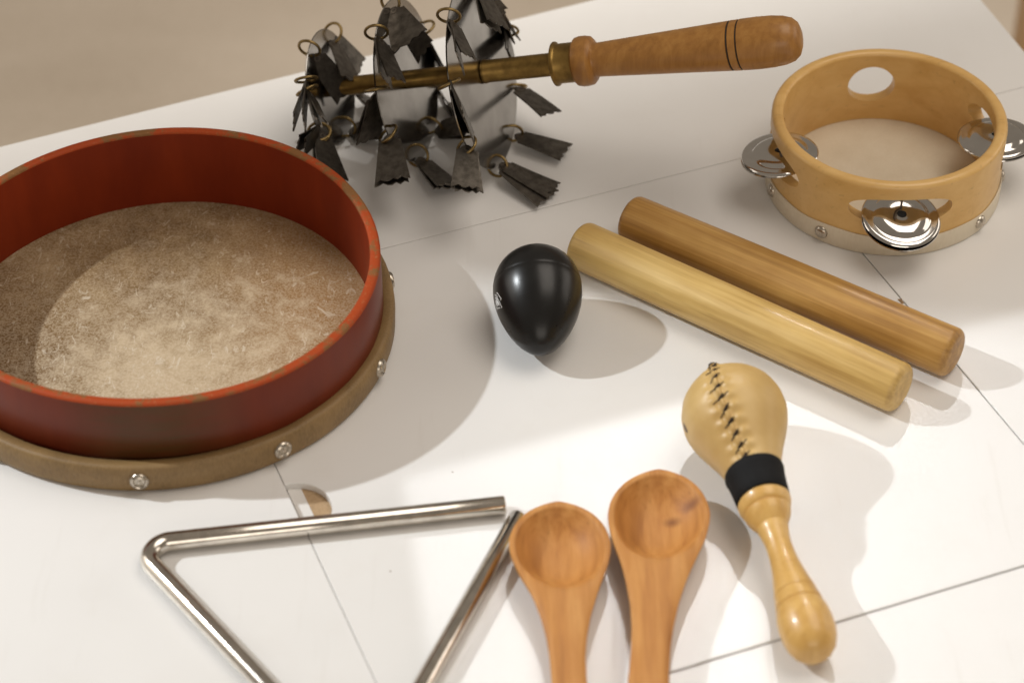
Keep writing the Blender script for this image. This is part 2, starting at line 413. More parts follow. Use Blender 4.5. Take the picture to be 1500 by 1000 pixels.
# ------------------------------------------------------------------ frame drum
drum = empty('hand_drum', (-.1663, .0112, 0), 'red lacquered round frame drum lying with its open side up', 'drum')
def oval(a): return 1 + .0252 * math.cos(2 * a) - .0033 * math.sin(2 * a) - .0089 * math.cos(3 * a) - .0066 * math.sin(3 * a)
def oval2(a): return 1 + .0163 * math.cos(2 * a) - .0087 * math.sin(2 * a)
Ro, Ri, Ht = .1038, .0988, .0455
prof = [(Ro - .0006, .0015), (Ro, .003), (Ro, .0250), (Ro, Ht - .0012), (Ro - .0004, Ht - .0004), (Ro - .0012, Ht)]
prof2 = [(Ri + .0010, Ht), (Ri + .0003, Ht - .0004), (Ri, Ht - .0012), (Ri, .02), (Ri, .0015)]
V, F = lathe(prof + prof2 + [prof[0]], 192, None, oval)
fm = []
for f in F:
    z = sum(V[i].z for i in f) / 4; r = sum(math.hypot(V[i].x, V[i].y) / oval(math.atan2(V[i].y, V[i].x)) for i in f) / 4
    fm.append(2 if z > Ht - .0011 else (0 if r > .101 else 1))
mesh_obj('shell', V, F, None, drum, 40, [M_LACQ, M_LACQ_IN, M_RIM], fm)
V, F = lathe([(0, .0016), (.03, .0016), (.06, .0015), (.09, .0014), (Ri + .001, .0014), (Ri + .001, .0004), (0, .0004)], 160, None, oval)
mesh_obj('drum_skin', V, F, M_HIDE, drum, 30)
off = Vector((-.1685 + .1663, .0108 - .0112, 0))
Rc = .1111
prof = [(.1030, .0015), (.1030, .0125), (.1040, .0140), (.1065, .0152), (.1090, .0158), (Rc - .0008, .0156), (Rc, .0145), (Rc + .0003, .010), (Rc, .004), (Rc - .0008, .0012), (Rc - .002, .0003), (.1030, .0003)]
V, F = lathe(prof + [prof[0]], 220, None, oval2)
random.seed(3)
wob = [random.uniform(-1, 1) for _ in range(64)]
for i, v in enumerate(V):
    a = math.atan2(v.y, v.x); k = (a / (2 * math.pi) * 64) % 64; j = int(k); t = k - j
    q = wob[j] * (1 - t) + wob[(j + 1) % 64] * t
    if v.z > .012: v.z += q * .00035
    s = 1 + q * .0012 + .0004 * math.sin(a * 93) * (1 if v.z > .011 else 0)
    v.x *= s; v.y *= s
    v += off
mesh_obj('rawhide_collar', V, F, M_COLLAR, drum, 50)
for deg in (-88.6, -54.4, -19.2, 13, 49, 85, 121, 157, 193, 230):
    a = R(deg); r = Rc * oval2(a) + .0002
    nrm = Vector((math.cos(a), math.sin(a), 0)); p = off + nrm * r + Vector((0, 0, .0082))
    V, F = lathe([(.0045, -.001), (.0045, .0005), (.0041, .0013), (.0033, .0018), (.0027, .0015), (.0023, .0009), (.0018, .0009), (.0010, .0016), (0, .0018)], 28, frame_from(p, nrm))
    mesh_obj('nail', V, F, M_NICKEL, drum, 50)

# ------------------------------------------------------------------ egg shaker
EG = dict(x=.0126, y=.0053, az=-1.5408, a=.0289, R=.0206, k=.2446, tilt=.2441)
egg = empty('egg_shaker', (EG['x'], EG['y'], 0), 'black plastic egg shaker with a small white printed emblem', 'shaker')
ed = Vector((math.cos(EG['tilt']) * math.cos(EG['az']), math.cos(EG['tilt']) * math.sin(EG['az']), -math.sin(EG['tilt'])))
es = Vector((-math.sin(EG['az']), math.cos(EG['az']), 0)); eu = ed.cross(es)
def egg_pt(q, ph, lift=0):
    r = EG['R'] * math.sqrt(max(0, 1 - q * q)) * (1 - EG['k'] * q)
    r = r + lift
    return ed * (EG['a'] * q) + es * (r * math.cos(ph)) + eu * (r * math.sin(ph))
qs = [-math.cos(math.pi * i / 60) for i in range(61)]
zmin = min(egg_pt(q, 2 * math.pi * k / 144).z for q in qs for k in range(144))
prof = [(EG['R'] * math.sqrt(max(0, 1 - q * q)) * (1 - EG['k'] * q), EG['a'] * q) for q in qs]
prof[0] = (0, prof[0][1]); prof[-1] = (0, prof[-1][1])
# faint mould seam on the fat half
prof2 = []
for r, h in prof:
    prof2.append((r, h))
sq = -.30
rs = EG['R'] * math.sqrt(1 - sq * sq) * (1 - EG['k'] * sq)
ins = [(rs + .00000, EG['a'] * sq - .0004), (rs - .00006, EG['a'] * sq), (rs - .00004, EG['a'] * sq + .0004)]
prof2 = [p for p in prof2 if abs(p[1] - EG['a'] * sq) > .0007] + ins
prof2.sort(key=lambda p: p[1])
fr = Matrix((es, eu, ed)).transposed().to_4x4(); fr.translation = Vector((0, 0, -zmin))
V, F = lathe(prof2, 96, fr)
mesh_obj('egg_body', V, F, M_EGG, egg, 60)
strokes = [[(0.146, 2.716), (0.141, 2.668), (0.087, 2.698), (0.022, 2.738), (-0.022, 2.768), (-0.032, 2.803)], [(-0.052, 2.899), (0.002, 2.864), (0.072, 2.812), (0.146, 2.786), (0.261, 2.76)], [(0.032, 2.864), (0.097, 2.842), (0.156, 2.829), (0.196, 2.825)], [(0.052, 2.93), (0.112, 2.899), (0.166, 2.882)], [(0.062, 2.982), (0.122, 2.969), (0.156, 2.952)], [(-0.022, 2.842), (0.052, 2.79)], [(0.072, 3.043), (0.161, 3.096)], [(0.151, 3.035), (0.196, 2.943), (0.226, 2.842)],
           [(-.01, 2.93), (.04, 2.90), (.10, 2.875), (.17, 2.855)], [(.02, 2.985), (.08, 2.955), (.14, 2.925)]]
parts = []
for st in strokes:
    pts = [Vector((0, 0, -zmin)) + egg_pt(q, p, .00002) for q, p in st]
    parts.append(tube(pts, .00016, 6))
V, F = join(*parts)
mesh_obj('printed_emblem', V, F, M_PRINT, egg)

# ------------------------------------------------------------------ claves
def clave(name, A, B, r, mat, label):
    A = Vector(A); B = Vector(B); mid = (A + B) / 2; d = B - A; L = d.length; az = math.atan2(d.y, d.x)
    t = empty(name, (mid.x * MM, mid.y * MM, 0), label, 'clave', (0, 0, az), 'pair of claves')
    h = L / 2; c = 3.6
    pr = [(0, -h - .3), (r * .5, -h - .2), (r - c, -h)]
    for k in range(1, 7):
        a = math.pi / 2 * k / 6; pr.append((r - c + c * math.sin(a), -h + c - c * math.cos(a)))
    pr += [(r + .1, -h * .5), (r + .15, 0), (r, h * .5)]
    for k in range(0, 7):
        a = math.pi / 2 * k / 6; pr.append((r - c + c * math.cos(a), h - c + c * math.sin(a)))
    pr += [(r * .5, h + .2), (0, h + .3)]
    V, F = lathe([(p * MM, q * MM) for p, q in pr], 64, frame_from((0, 0, r * MM), (1, 0, 0)))
    mesh_obj('stick', V, F, mat, t, 60)
clave('clave', (33, 58), (178.2, -50.0), 12.0, M_CLAVE_A, 'pale wooden clave nearer the egg shaker, front one of the pair')
clave('clave', (58.5, 78), (205.8, -26.5), 12.0, M_CLAVE_B, 'browner wooden clave nearer the tambourine, rear one of the pair')

# ------------------------------------------------------------------ triangle
tri = empty('triangle', (-.0735, -.171, 0), 'shiny bent steel triangle with one open corner', 'triangle')
V1, V2, V3 = (Vector((-.1651, -.1340)), Vector((-.0604, -.2674)), Vector((.0059, -.1113)))
E1, E3 = Vector((-.0045, -.1127)), Vector((.0018, -.1205))
o2 = Vector((-.0735, -.171)); rt_ = .00425; z = rt_ + .0001
def fillet(P, A, B, rad, n=12):
    a = (A - P).normalized(); b = (B - P).normalized(); half = a.angle(b) / 2
    t = rad / math.tan(half); c = P + (a + b).normalized() * (rad / math.sin(half)); s = P + a * t; e = P + b * t
    out = []
    a0 = math.atan2((s - c).y, (s - c).x); a1 = math.atan2((e - c).y, (e - c).x); da = (a1 - a0 + math.pi) % (2 * math.pi) - math.pi
    for k in range(n + 1):
        g = a0 + da * k / n; out.append(c + Vector((math.cos(g), math.sin(g))) * rad)
    return out
path = [E1] + fillet(V1, V3, V2, .0092) + fillet(V2, V1, V3, .0092) + [E3]
V, F = tube([(p.x - o2.x, p.y - o2.y, z) for p in path], rt_, 28, chamfer=.0006)
mesh_obj('bent_rod', V, F, M_TRI, tri, 50)

# ------------------------------------------------------------------ wooden spoons
def interp(tab, x):
    if x <= tab[0][0]: return tab[0][1]
    for (a, p), (b, q) in zip(tab, tab[1:]):
        if x <= b:
            t = (x - a) / (b - a); t = t
            return p + (q - p) * t
    return tab[-1][1]
def smooth_tab(tab, x, h=3.0):
    return sum(interp(tab, x + d) for d in (-h, -h / 2, 0, h / 2, h)) / 5
def spoon(tip, wmax, wtab, ctab, hollow, L, label):
    t = empty('wooden_spoon', (tip[0] * MM, tip[1] * MM, 0), label, 'spoon', group='pair of wooden spoons')
    ni, nj = 150, 49
    top = []; bot = []
    hc, ha, hk, hb, hd = hollow
    for i in range(ni + 1):
        f = i / ni
        s = L * (f ** 1.35)
        if i == 0: s = .02
        sw, ww = wmax
        if s < sw: wd = ww * max(0, 1 - ((sw - s) / sw) ** 2) ** .5
        else: wd = smooth_tab(wtab, s, 2.5)
        if s > L - 8: wd *= math.sqrt(max(.0004, 1 - ((s - L + 8) / 8.01) ** 2))
        cx = smooth_tab(ctab, s)
        zr = 15.2 - max(0, s - 28) * .030
        T = interp([(0, 2.5), (6, 9.5), (16, 14.4), (26, 15.1), (40, 13.6), (58, 10.6), (80, 9.4), (L, 9.0)], s)
        rt = []; rb = []
        for j in range(nj):
            u = -1 + 2 * j / (nj - 1); u = math.sin(u * math.pi / 2)
            x = cx + wd * u
            crown = .9 * max(0, 1 - u * u) * min(1, max(0, (s - 40) / 15))
            zt = zr - 1.0 * abs(u) ** 6 + crown
            rho = math.hypot((s - hc) / (ha if s < hc else hk), (x - cx) / hb)
            if rho < 1.12:
                dd = hd * max(0, 1 - rho ** 2.8)
                edge = math.exp(-((rho - 1) / .06) ** 2) * -.15
                zt = zt - dd + edge - crown * max(0, 1 - rho)
            zb = zr - 2.2 - (T - 2.2) * max(0, 1 - abs(u) ** 2.6) ** .62
            rt.append(Vector((x, -s, zt)) * MM); rb.append(Vector((x, -s, max(zb, .15))) * MM)
        top.append(rt); bot.append(rb)
    V = []; F = []
    for g in (top, bot):
        for r in g: V += r
    q = (ni + 1) * nj
    for i in range(ni):
        for j in range(nj - 1):
            a, b, c, d = i * nj + j, i * nj + j + 1, (i + 1) * nj + j + 1, (i + 1) * nj + j
            F.append((a, b, c, d)); F.append((q + d, q + c, q + b, q + a))
        F.append((i * nj, (i + 1) * nj, q + (i + 1) * nj, q + i * nj))
        F.append((i * nj + nj - 1, q + i * nj + nj - 1, q + (i + 1) * nj + nj - 1, (i + 1) * nj + nj - 1))
    for j in range(nj - 1):
        F.append((j, q + j, q + j + 1, j + 1)); e = ni * nj + j; F.append((e, e + 1, q + e + 1, q + e))
    mesh_obj('spoon_body', V, F, M_SPOON, t, 70)
spoon((19.0, -121.5), (25.5, 21.7), [(25.5, 21.7), (29, 21.4), (33, 20.5), (38, 19.0), (42, 17.5), (47, 15.5), (53, 13.4), (64, 10.4), (75, 8.4), (86, 7.3), (101, 7.1), (150, 8.5), (190, 9)],
      [(0, 0), (23, .2), (33, .6), (42, 1.0), (53, 1.7), (86, 2.0), (101, 2.4), (190, 4)], (24.5, 21.4, 25.5, 19.2, 11.2), 195,
      'left wooden spoon, bowl resting against the triangle')
spoon((63.8, -102.6), (28, 22.1), [(28, 22.1), (32, 21.7), (39, 20.3), (44, 18.8), (49, 17), (56, 14.8), (63, 12.9), (76, 10.2), (88, 8.7), (100, 8.1), (112, 8.2), (125, 8.5), (190, 9.5)],
      [(0, 0), (16, -.9), (27, -1.3), (39, -2), (49, -2.8), (63, -4.4), (76, -5.8), (88, -7.1), (100, -8.5), (112, -9.8), (125, -11.1), (190, -18)], (26.5, 23.2, 26.5, 19.7, 11.2), 195,
      'right wooden spoon with a small dark knot in its bowl')
# knots on the right spoon bowl
bowl = [o for o in bpy.data.objects if o.name.startswith('spoon_body')][-1]
m2 = M_SPOON.copy(); m2.name = 'spoon_wood_knotted'; bowl.data.materials.clear(); bowl.data.materials.append(m2)
nt = m2.node_tree; bsdf = nt.nodes['Principled BSDF']; src = bsdf.inputs['Base Color'].links[0].from_socket
tc = nt.nodes.new('ShaderNodeTexCoord'); prev = src
for (kx, ky, kr) in ((.0050, -.0225, .0040), (.0135, -.0175, .0042)):
    vm = nt.nodes.new('ShaderNodeVectorMath'); vm.operation = 'SUBTRACT'; vm.inputs[1].default_value = (kx, ky, 0); nt.links.new(tc.outputs['Object'], vm.inputs[0])
    mu = nt.nodes.new('ShaderNodeVectorMath'); mu.operation = 'MULTIPLY'; mu.inputs[1].default_value = (.7, 1, 0); nt.links.new(vm.outputs[0], mu.inputs[0])
    ln = nt.nodes.new('ShaderNodeVectorMath'); ln.operation = 'LENGTH'; nt.links.new(mu.outputs[0], ln.inputs[0])
    mr = nt.nodes.new('ShaderNodeMapRange'); mr.inputs[1].default_value = 0; mr.inputs[2].default_value = kr; mr.inputs[3].default_value = .75; mr.inputs[4].default_value = 0; mr.interpolation_type = 'SMOOTHSTEP'
    nt.links.new(ln.outputs['Value'], mr.inputs[0])
    mx = nt.nodes.new('ShaderNodeMix'); mx.data_type = 'RGBA'; nt.links.new(mr.outputs[0], mx.inputs[0]); nt.links.new(prev, mx.inputs[6]); mx.inputs[7].default_value = (.16, .045, .012, 1)
    prev = mx.outputs[2]
nt.links.new(prev, bsdf.inputs['Base Color'])

# ------------------------------------------------------------------ maraca
mar = empty('maraca', (.0985, -.078, 0), 'tan rawhide maraca with black stitching and a turned wooden handle', 'maraca')
mC = Vector((0, 0, .0237)); md = Vector((.0220, -.1180, -.0112)).normalized()
ms = Vector((0, 0, 1)).cross(md).normalized(); mu_ = md.cross(ms)
mF = Matrix((ms, mu_, md)).transposed().to_4x4(); mF.translation = mC
PHI = 1.985
bp = [(-25.0, 0), (-24.7, 2.5), (-23.4, 6.0), (-21, 10.9), (-17, 16.5), (-11, 21), (-4, 23.3), (3, 23.6), (10, 21.9), (17, 18.9), (25, 15.3), (31, 13.2), (35, 12.3), (38, 11.4)]
def brad(s):
    # smooth interpolation of the bulb profile
    for (a, p), (b, q) in zip(bp, bp[1:]):
        if s <= b: return p + (q - p) * (s - a) / (b - a)
    return bp[-1][1]
def bsm(s): return sum(brad(max(-25, min(38, s + d))) for d in (-1.6, -.8, 0, .8, 1.6)) / 5 if s > -21 else brad(s)
SS = [-25 + .02 * i * i / 4 for i in range(0, 18)]
SS = [-25.0, -24.9, -24.7, -24.2, -23.4, -22.2, -21, -19.5, -18] + [-17 + .55 * i for i in range(100)]
SS = [s for s in SS if s <= 37.5]
stitch_s = [-19.5, -16.8, -12.0, -6.0, .2, 6.0, 11.8, 17.3, 22.8, 28.2, 33.3]
NA = 160
def pucker(s, a):
    r = bsm(s) if s > -24.95 else 0
    da = (a - PHI + math.pi) % (2 * math.pi) - math.pi; x = da * max(r, 1)
    k = .0
    ridge = 1.25 * math.exp(-(x / 1.0) ** 2) - .45 * math.exp(-((abs(x) - 2.4) / 1.2) ** 2)
    fade = min(1, max(0, (s + 22) / 5)) * min(1, max(0, (35.5 - s) / 3.5))
    st = sum(math.exp(-((s - q) / 1.0) ** 2) for q in stitch_s)
    k += ridge * (1 - .9 * st) * fade
    k -= 1.15 * st * math.exp(-(x / 2.6) ** 2) * fade
    k += .42 * math.cos((s - stitch_s[0]) * 2 * math.pi / 5.6) * math.exp(-((abs(x) - 4) / 2.5) ** 2) * -fade
    # little gathered lip where the seam ends at the top
    k += 3.6 * math.exp(-((s + 19.5) / 1.9) ** 2) * math.exp(-(x / 3.0) ** 2)
    return r + k
V = []; F = []
for i, s in enumerate(SS):
    for k in range(NA):
        a = PHI + 2 * math.pi * ((k / NA) - .5)
        # concentrate samples near the seam
        u = (k / NA - .5) * 2; a = PHI + math.pi * (.35 * u + .65 * u ** 3)
        r = pucker(s, a) if i > 0 else .3
        V.append(mF @ (Vector((r * math.cos(a), r * math.sin(a), s)) * MM))
for i in range(len(SS) - 1):
    for k in range(NA):
        k2 = (k + 1) % NA; F.append((i * NA + k, i * NA + k2, (i + 1) * NA + k2, (i + 1) * NA + k))
F.append(tuple(range(NA)))
bulb = mesh_obj('bulb', V, F, M_RAW, mar, 80)
random.seed(11)
def on_bulb(s, x, lift=.3):
    a = PHI + x / max(bsm(s), 2); r = pucker(s, a) + lift
    return mF @ (Vector((r * math.cos(a), r * math.sin(a), s)) * MM)
for q in stitch_s:
    e = .55 if q < -14 else 1.0
    sl = random.uniform(1.4, 2.8); wl = random.uniform(2.4, 4.6) * e; wr = random.uniform(2.0, 4.0) * e
    pts = [on_bulb(q + sl * t, (wl if t > 0 else wr) * t * 1.0, .12 + .35 * (1 - abs(t))) for t in (-1, -.6, -.3, 0, .3, .6, 1)]
    pts2 = [on_bulb(q - .5 + sl * .4 * t, 1.3 * t, .35) for t in (-1, 0, 1)]
    pts3 = [on_bulb(q + .35 + sl * .6 * t, 1.6 * t, .3) for t in (-1, 0, 1)]
    V, F = join(tube(pts, .00022, 7), tube(pts2, .00036, 7), tube(pts3, .00032, 7))
    mesh_obj('stitch', V, F, M_THREAD, bulb, 60)
# ink-like stain on the left flank
g = [[mF @ (Vector(((bsm(s) + .06) * math.cos(a), (bsm(s) + .06) * math.sin(a), s)) * MM) for a in [3.12 + .012 * j * (1 - ((s - 3.5) / 3.6) ** 2) for j in range(-5, 6)]] for s in [.4 + .7 * i for i in range(9)]]
V, F = sheet(g, .00004); mesh_obj('stain', V, F, M_STAIN, bulb, 60)
V, F = lathe([(.0118, .0334), (.0131, .0337), (.0133, .0350), (.0128, .0375), (.0124, .0410), (.0121, .0450), (.0119, .0488), (.0112, .0496), (.0100, .0496)], 72, mF)
mesh_obj('tape_band', V, F, M_TAPE, mar, 50)
hp = [(9.5, 49.2), (10.9, 49.5), (11.7, 50.6), (11.6, 52.6), (11.0, 54.4), (10.4, 55.6), (9.95, 55.9), (10.35, 56.6), (9.9, 58.5), (9.0, 60.6), (7.8, 62.8), (7.1, 64.0), (6.75, 64.5), (6.85, 65.4), (6.3, 68), (5.8, 71.5), (5.55, 75), (5.7, 80), (6.2, 85), (7.0, 90), (8.1, 95.5), (9.1, 100.2), (9.15, 100.7), (8.8, 101.0), (9.2, 101.4), (10.0, 105.5), (10.35, 107.4), (10.0, 107.8), (10.5, 108.3), (11.3, 112), (11.7, 116.5), (11.6, 121), (10.8, 125.5), (9.2, 129.4), (6.8, 132.2), (3.6, 133.8), (0, 134.3)]
V, F = lathe([(r * MM, h * MM) for r, h in hp], 72, mF)
hobj = mesh_obj('handle', V, F, M_MARACA, mar, 32)

# ------------------------------------------------------------------ tambourine
tamb = empty('tambourine', (.1905, .119, 0), 'small wooden tambourine with three pairs of chrome jingles', 'tambourine')
To, Ti, Th = .0588, .0527, .0428
def arc(cr, cz, r, a0, a1, n=6): return [(cr + r * math.cos(a0 + (a1 - a0) * k / n), cz + r * math.sin(a0 + (a1 - a0) * k / n)) for k in range(n + 1)]
prof = [(Ti, .0012), (To, .0012)] + arc(To - .0026, Th - .0026, .0026, 0, math.pi / 2) + arc(Ti + .0022, Th - .0022, .0022, math.pi / 2, math.pi)
V, F = lathe(prof + [prof[0]], 180)
ring = mesh_obj('frame', V, F, M_TAMB, tamb, 40)
cut_parts = []
def cutter(ang, zc, hw, hh, n=40, sup=2.6):
    a = R(ang); out = Vector((math.cos(a), math.sin(a), 0)); tan = Vector((-math.sin(a), math.cos(a), 0)); V = []; F = []
    for rr in (.030, .075):
        for k in range(n):
            t = 2 * math.pi * k / n; c, s = math.cos(t), math.sin(t)
            x = math.copysign(abs(c) ** (2 / sup), c) * hw; y = math.copysign(abs(s) ** (2 / sup), s) * hh
            V.append(out * rr + tan * (x) + Vector((0, 0, zc + y)))
    F = [tuple(range(n)), tuple(range(2 * n - 1, n - 1, -1))] + [(k, (k + 1) % n, n + (k + 1) % n, n + k) for k in range(n)]
    return V, F
# each slot is cut where a jingle pair sits; the round thumb hole is at the back
SLOTS = [(-90, .0268, .0255, .0078, 2.4), (190, .0268, .0255, .0078, 2.4), (2, .0268, .0255, .0078, 2.4), (91.5, .0235, .0122, .0108, 2.05)]
V, F = join(*[cutter(a, zc, hw, hh, sup=sp) for a, zc, hw, hh, sp in SLOTS])
cut = mesh_obj('cutter', V, F, M_TAMB, tamb)
bo = ring.modifiers.new('b', 'BOOLEAN'); bo.object = cut; bo.operation = 'DIFFERENCE'; bo.solver = 'EXACT'
bpy.context.view_layer.update()
dg = bpy.context.evaluated_depsgraph_get(); new = bpy.data.meshes.new_from_object(ring.evaluated_get(dg))
ring.modifiers.clear(); old = ring.data; ring.data = new; bpy.data.meshes.remove(old)
cm_ = cut.data; bpy.data.objects.remove(cut); bpy.data.meshes.remove(cm_)
ring.data.polygons.foreach_set('use_smooth', [True] * len(ring.data.polygons)); ring.data.set_sharp_from_angle(angle=R(35))
Bo = To + .0009
pr = [(To + .0002, .0003), (Bo - .0003, .0003), (Bo, .0010), (Bo, .0108), (Bo - .0002, .0112), (To + .0002, .0112)]
V, F = lathe(pr + [pr[0]], 160)
for v in V:
    a = math.atan2(v.y, v.x)
    if v.z > .0105: v.z += .0005 * math.sin(3 * a + 1) + .0003 * math.sin(11 * a)
mesh_obj('hide_band', V, F, M_CREAM, tamb, 50)
V, F = lathe([(0, .0011), (.03, .0011), (To, .0010), (To, .0004), (0, .0004)], 120)
mesh_obj('drum_head', V, F, M_CREAM, tamb, 40)
for deg in (-127.6, -86.8, -43.5, -167, -4, 36, 77, 117, 155):
    a = R(deg); nrm = Vector((math.cos(a), math.sin(a), 0)); p = nrm * (Bo - .0002) + Vector((0, 0, .0062))
    V, F = lathe([(.0036, 0), (.0035, .0006), (.0031, .0012), (.0024, .0018), (.0013, .0022), (0, .0023)], 28, frame_from(p, nrm))
    mesh_obj('tack', V, F, M_NICKEL, tamb, 60)
jp = [(.0024, .0018), (.0040, .0021), (.0060, .0025), (.0085, .0027), (.0108, .0024), (.0126, .0017), (.0137, .0008), (.0143, .0003), (.0152, .0000), (.0172, .0002), (.0186, .0000), (.0192, -.0006), (.0194, -.0009)]
jp_full = jp + [(r - .0002, h - .0005) for r, h in reversed(jp)]
def jingles(ang, zc, tilt_out, tilt_side, rot, dz=.0, dr=0.0):
    a = R(ang); out = Vector((math.cos(a), math.sin(a), 0)); tan = Vector((-math.sin(a), math.cos(a), 0))
    c = out * ((To + Ti) / 2 + dr)
    V, F = tube([c * (((To + Ti) / 2) / ((To + Ti) / 2 + dr)) + Vector((0, 0, q)) for q in (.0145, Th - .004)], .0006, 10)
    mesh_obj('pin', V, F, M_DARK, tamb, 50)
    for up_, off_, tl in ((1, .0014, tilt_out), (-1, -.0016, tilt_out + 3)):
        n_ = (Vector((0, 0, 1)) + out * math.tan(R(tl)) + tan * math.tan(R(tilt_side + (0 if up_ > 0 else -2)))).normalized()
        fr_ = frame_from(c + Vector((0, 0, zc + off_)), n_ * up_, tan)
        V, F = lathe(jp_full + [jp_full[0]], 56, fr_)
        j = mesh_obj('jingle', V, F, M_CHROME, tamb, 50)
        V, F = lathe([(.0026, .0014), (0, .0014)], 24, fr_)
        mesh_obj('jingle_hole', V, F, M_BLACK, j)
jingles(-90, .0232, 10, 4, 0, dr=.003)
jingles(190, .0255, 6, -5, 0)
jingles(2, .0250, -3, 5, 0)

# ------------------------------------------------------------------ plate rattle
RO = Vector((-.0145, .1577, 0))
shk = empty('jingle_rattle', RO, 'metal rattle with three tin discs hung with dark tabs and a wooden handle', 'rattle')
P1 = Vector((-.0926, .1686, .0280)) - RO; nx = Vector((.93764, -.22605, .26406)).normalized()
F0 = frame_from(P1, nx)
ux = Vector((0, 0, 1)).cross(nx).normalized(); vx = nx.cross(ux)
TT = [0, .0428, .0847]; RR = [.0305, .0423, .0496]
V, F = lathe([(0, -.004), (.0040, -.004), (.0048, -.0034), (.0048, .0845), (0, .0845)], 32, F0)
mesh_obj('rod', V, F, M_BRASS, shk, 40)
V, F = lathe([(.0045, .0852), (.0060, .0854), (.0062, .0858), (.0061, .0870), (.0058, .0875), (.0059, .1240), (.0045, .1240)], 32, F0)
mesh_obj('socket_tube', V, F, M_BRASS, shk, 40)
V, F = lathe([(.0050, .1236), (.0104, .1236), (.0112, .1240), (.0112, .1248), (.0104, .1254), (.0100, .1262), (.0101, .1344), (.0085, .1347)], 48, F0)
mesh_obj('ferrule', V, F, M_BRASS, shk, 40)
hp = [(.0080, .1344), (.0108, .1347), (.0121, .1358), (.0126, .1378), (.0126, .1405), (.0121, .1432), (.0106, .1446), (.0088, .1452), (.0085, .1460), (.0087, .1500), (.0093, .1610), (.0102, .1770), (.0111, .1940), (.0118, .2060), (.0123, .2150), (.01185, .2153), (.01185, .2159), (.0124, .2162), (.0125, .2196), (.01205, .2199), (.01205, .2205), (.0126, .2208), (.0128, .2290), (.0126, .2360), (.0119, .2420), (.0106, .2462), (.0084, .2487), (.0052, .2500), (0, .2506)]
V, F = lathe(hp, 64, F0)
hd = mesh_obj('handle', V, F, M_HANDLE, shk, 32)
for g in (.2156, .2202):
    V, F = lathe([(.01188, g - .0004), (.01228, g - .0003), (.01228, g + .0003), (.01188, g + .0004)], 64, F0)
    mesh_obj('scored_line', V, F, M_THREAD, hd, 40)
plates = []
for t, r in zip(TT, RR):
    n_ = 14
    rf = lambda a: 1 + .006 * math.cos(10 * a)
    V, F = lathe([(.0048, t - .0004), (r * .5, t - .0003), (r - .0004, t - .0004), (r, t), (r - .0004, t + .0004), (r * .5, t + .0005), (.0048, t + .0004), (.0048, t - .0004)], 96, F0)
    plates.append(mesh_obj('plate', V, F, M_PLATE, shk, 40))

TABS = [[2, 2.662, -28.4, 110.6, 71.1, -18.9, 98.1, 48.1, -16.1, 112.2, 34.9], [2, 2.662, -28.4, 110.6, 71.1, -20.1, 70.1, 77.2, -24.2, 89.2, 75.3], [2, 3.386, -20.9, 104.8, 39.4, -27.7, 67.5, 32.6, -12.4, 79.7, 31.6], [2, 4.294, -6.7, 128.4, 9.2, 14.0, 96.5, 3.3, 25.4, 112.4, 2.8], [2, 4.294, -6.7, 128.4, 9.2, 18.2, 102.5, 4.6, 26.9, 119.7, 1.5], [2, 4.913, 0.7, 155.6, 6.3, 25.1, 134.1, 4.6, 34.4, 151.2, 2.5], [2, 5.524, 2.9, 180.3, 19.4, 19.7, 145.3, 20.8, 24.4, 164.1, 17.8], [2, 6.144, -0.8, 193.9, 44.0, -1.2, 155.8, 57.2, 2.2, 169.3, 43.5], [2, 1.065, -18.4, 173.9, 89.6, -14.8, 176.4, 57.5, 1.5, 185.2, 63.9], [2, 0.864, -15.2, 181.1, 84.5, -9.5, 144.9, 82.2, 0.0, 158.6, 71.9], [2, 1.937, -28.3, 135.9, 92.3, -20.5, 96.2, 93.6, -17.4, 114.5, 87.5], [2, 1.937, -28.3, 135.9, 92.3, -21.6, 109.0, 78.1, -25.1, 100.5, 95.4], [1, 1.257, -59.2, 173.0, 75.3, -58.2, 138.0, 67.2, -39.5, 147.4, 79.4], [1, 1.257, -59.2, 173.0, 75.3, -48.4, 161.8, 49.5, -36.1, 176.9, 47.3], [1, 1.929, -65.1, 147.8, 74.8, -63.1, 109.5, 74.3, -58.0, 124.0, 62.2], [1, 1.929, -65.1, 147.8, 74.8, -57.9, 109.0, 71.3, -52.5, 127.0, 65.8], [1, 2.644, -65.3, 126.5, 57.3, -77.4, 118.2, 30.9, -65.5, 130.4, 21.2], [1, 3.246, -60.5, 120.6, 35.3, -68.2, 88.9, 22.0, -49.2, 92.8, 25.5], [1, 4.232, -47.7, 139.1, 5.6, -37.0, 103.1, 8.5, -27.6, 119.0, 2.0], [0, 1.789, -100.9, 164.5, 53.8, -97.5, 163.2, 26.9, -80.4, 171.3, 21.7], [0, 0.654, -91.8, 190.8, 44.1, -83.5, 192.9, 19.4, -73.1, 208.7, 14.3], [0, 0.654, -91.8, 190.8, 44.1, -85.6, 154.8, 42.3, -76.2, 168.3, 31.6], [0, 2.574, -101.8, 146.9, 42.2, -92.8, 108.1, 51.0, -92.6, 125.0, 41.1], [0, 2.391, -102.1, 150.2, 46.0, -103.3, 111.0, 48.2, -102.3, 125.9, 35.4], [0, 3.386, -97.2, 142.2, 21.5, -96.8, 108.0, 15.3, -81.8, 117.8, 7.4], [0, 3.456, -96.6, 142.6, 19.8, -104.1, 107.6, 38.9, -101.7, 119.2, 23.3]]
def ring_pt(i, ph, dr=0): return P1 + nx * TT[i] + (ux * math.cos(ph) + vx * math.sin(ph)) * (RR[i] - .003 + dr)
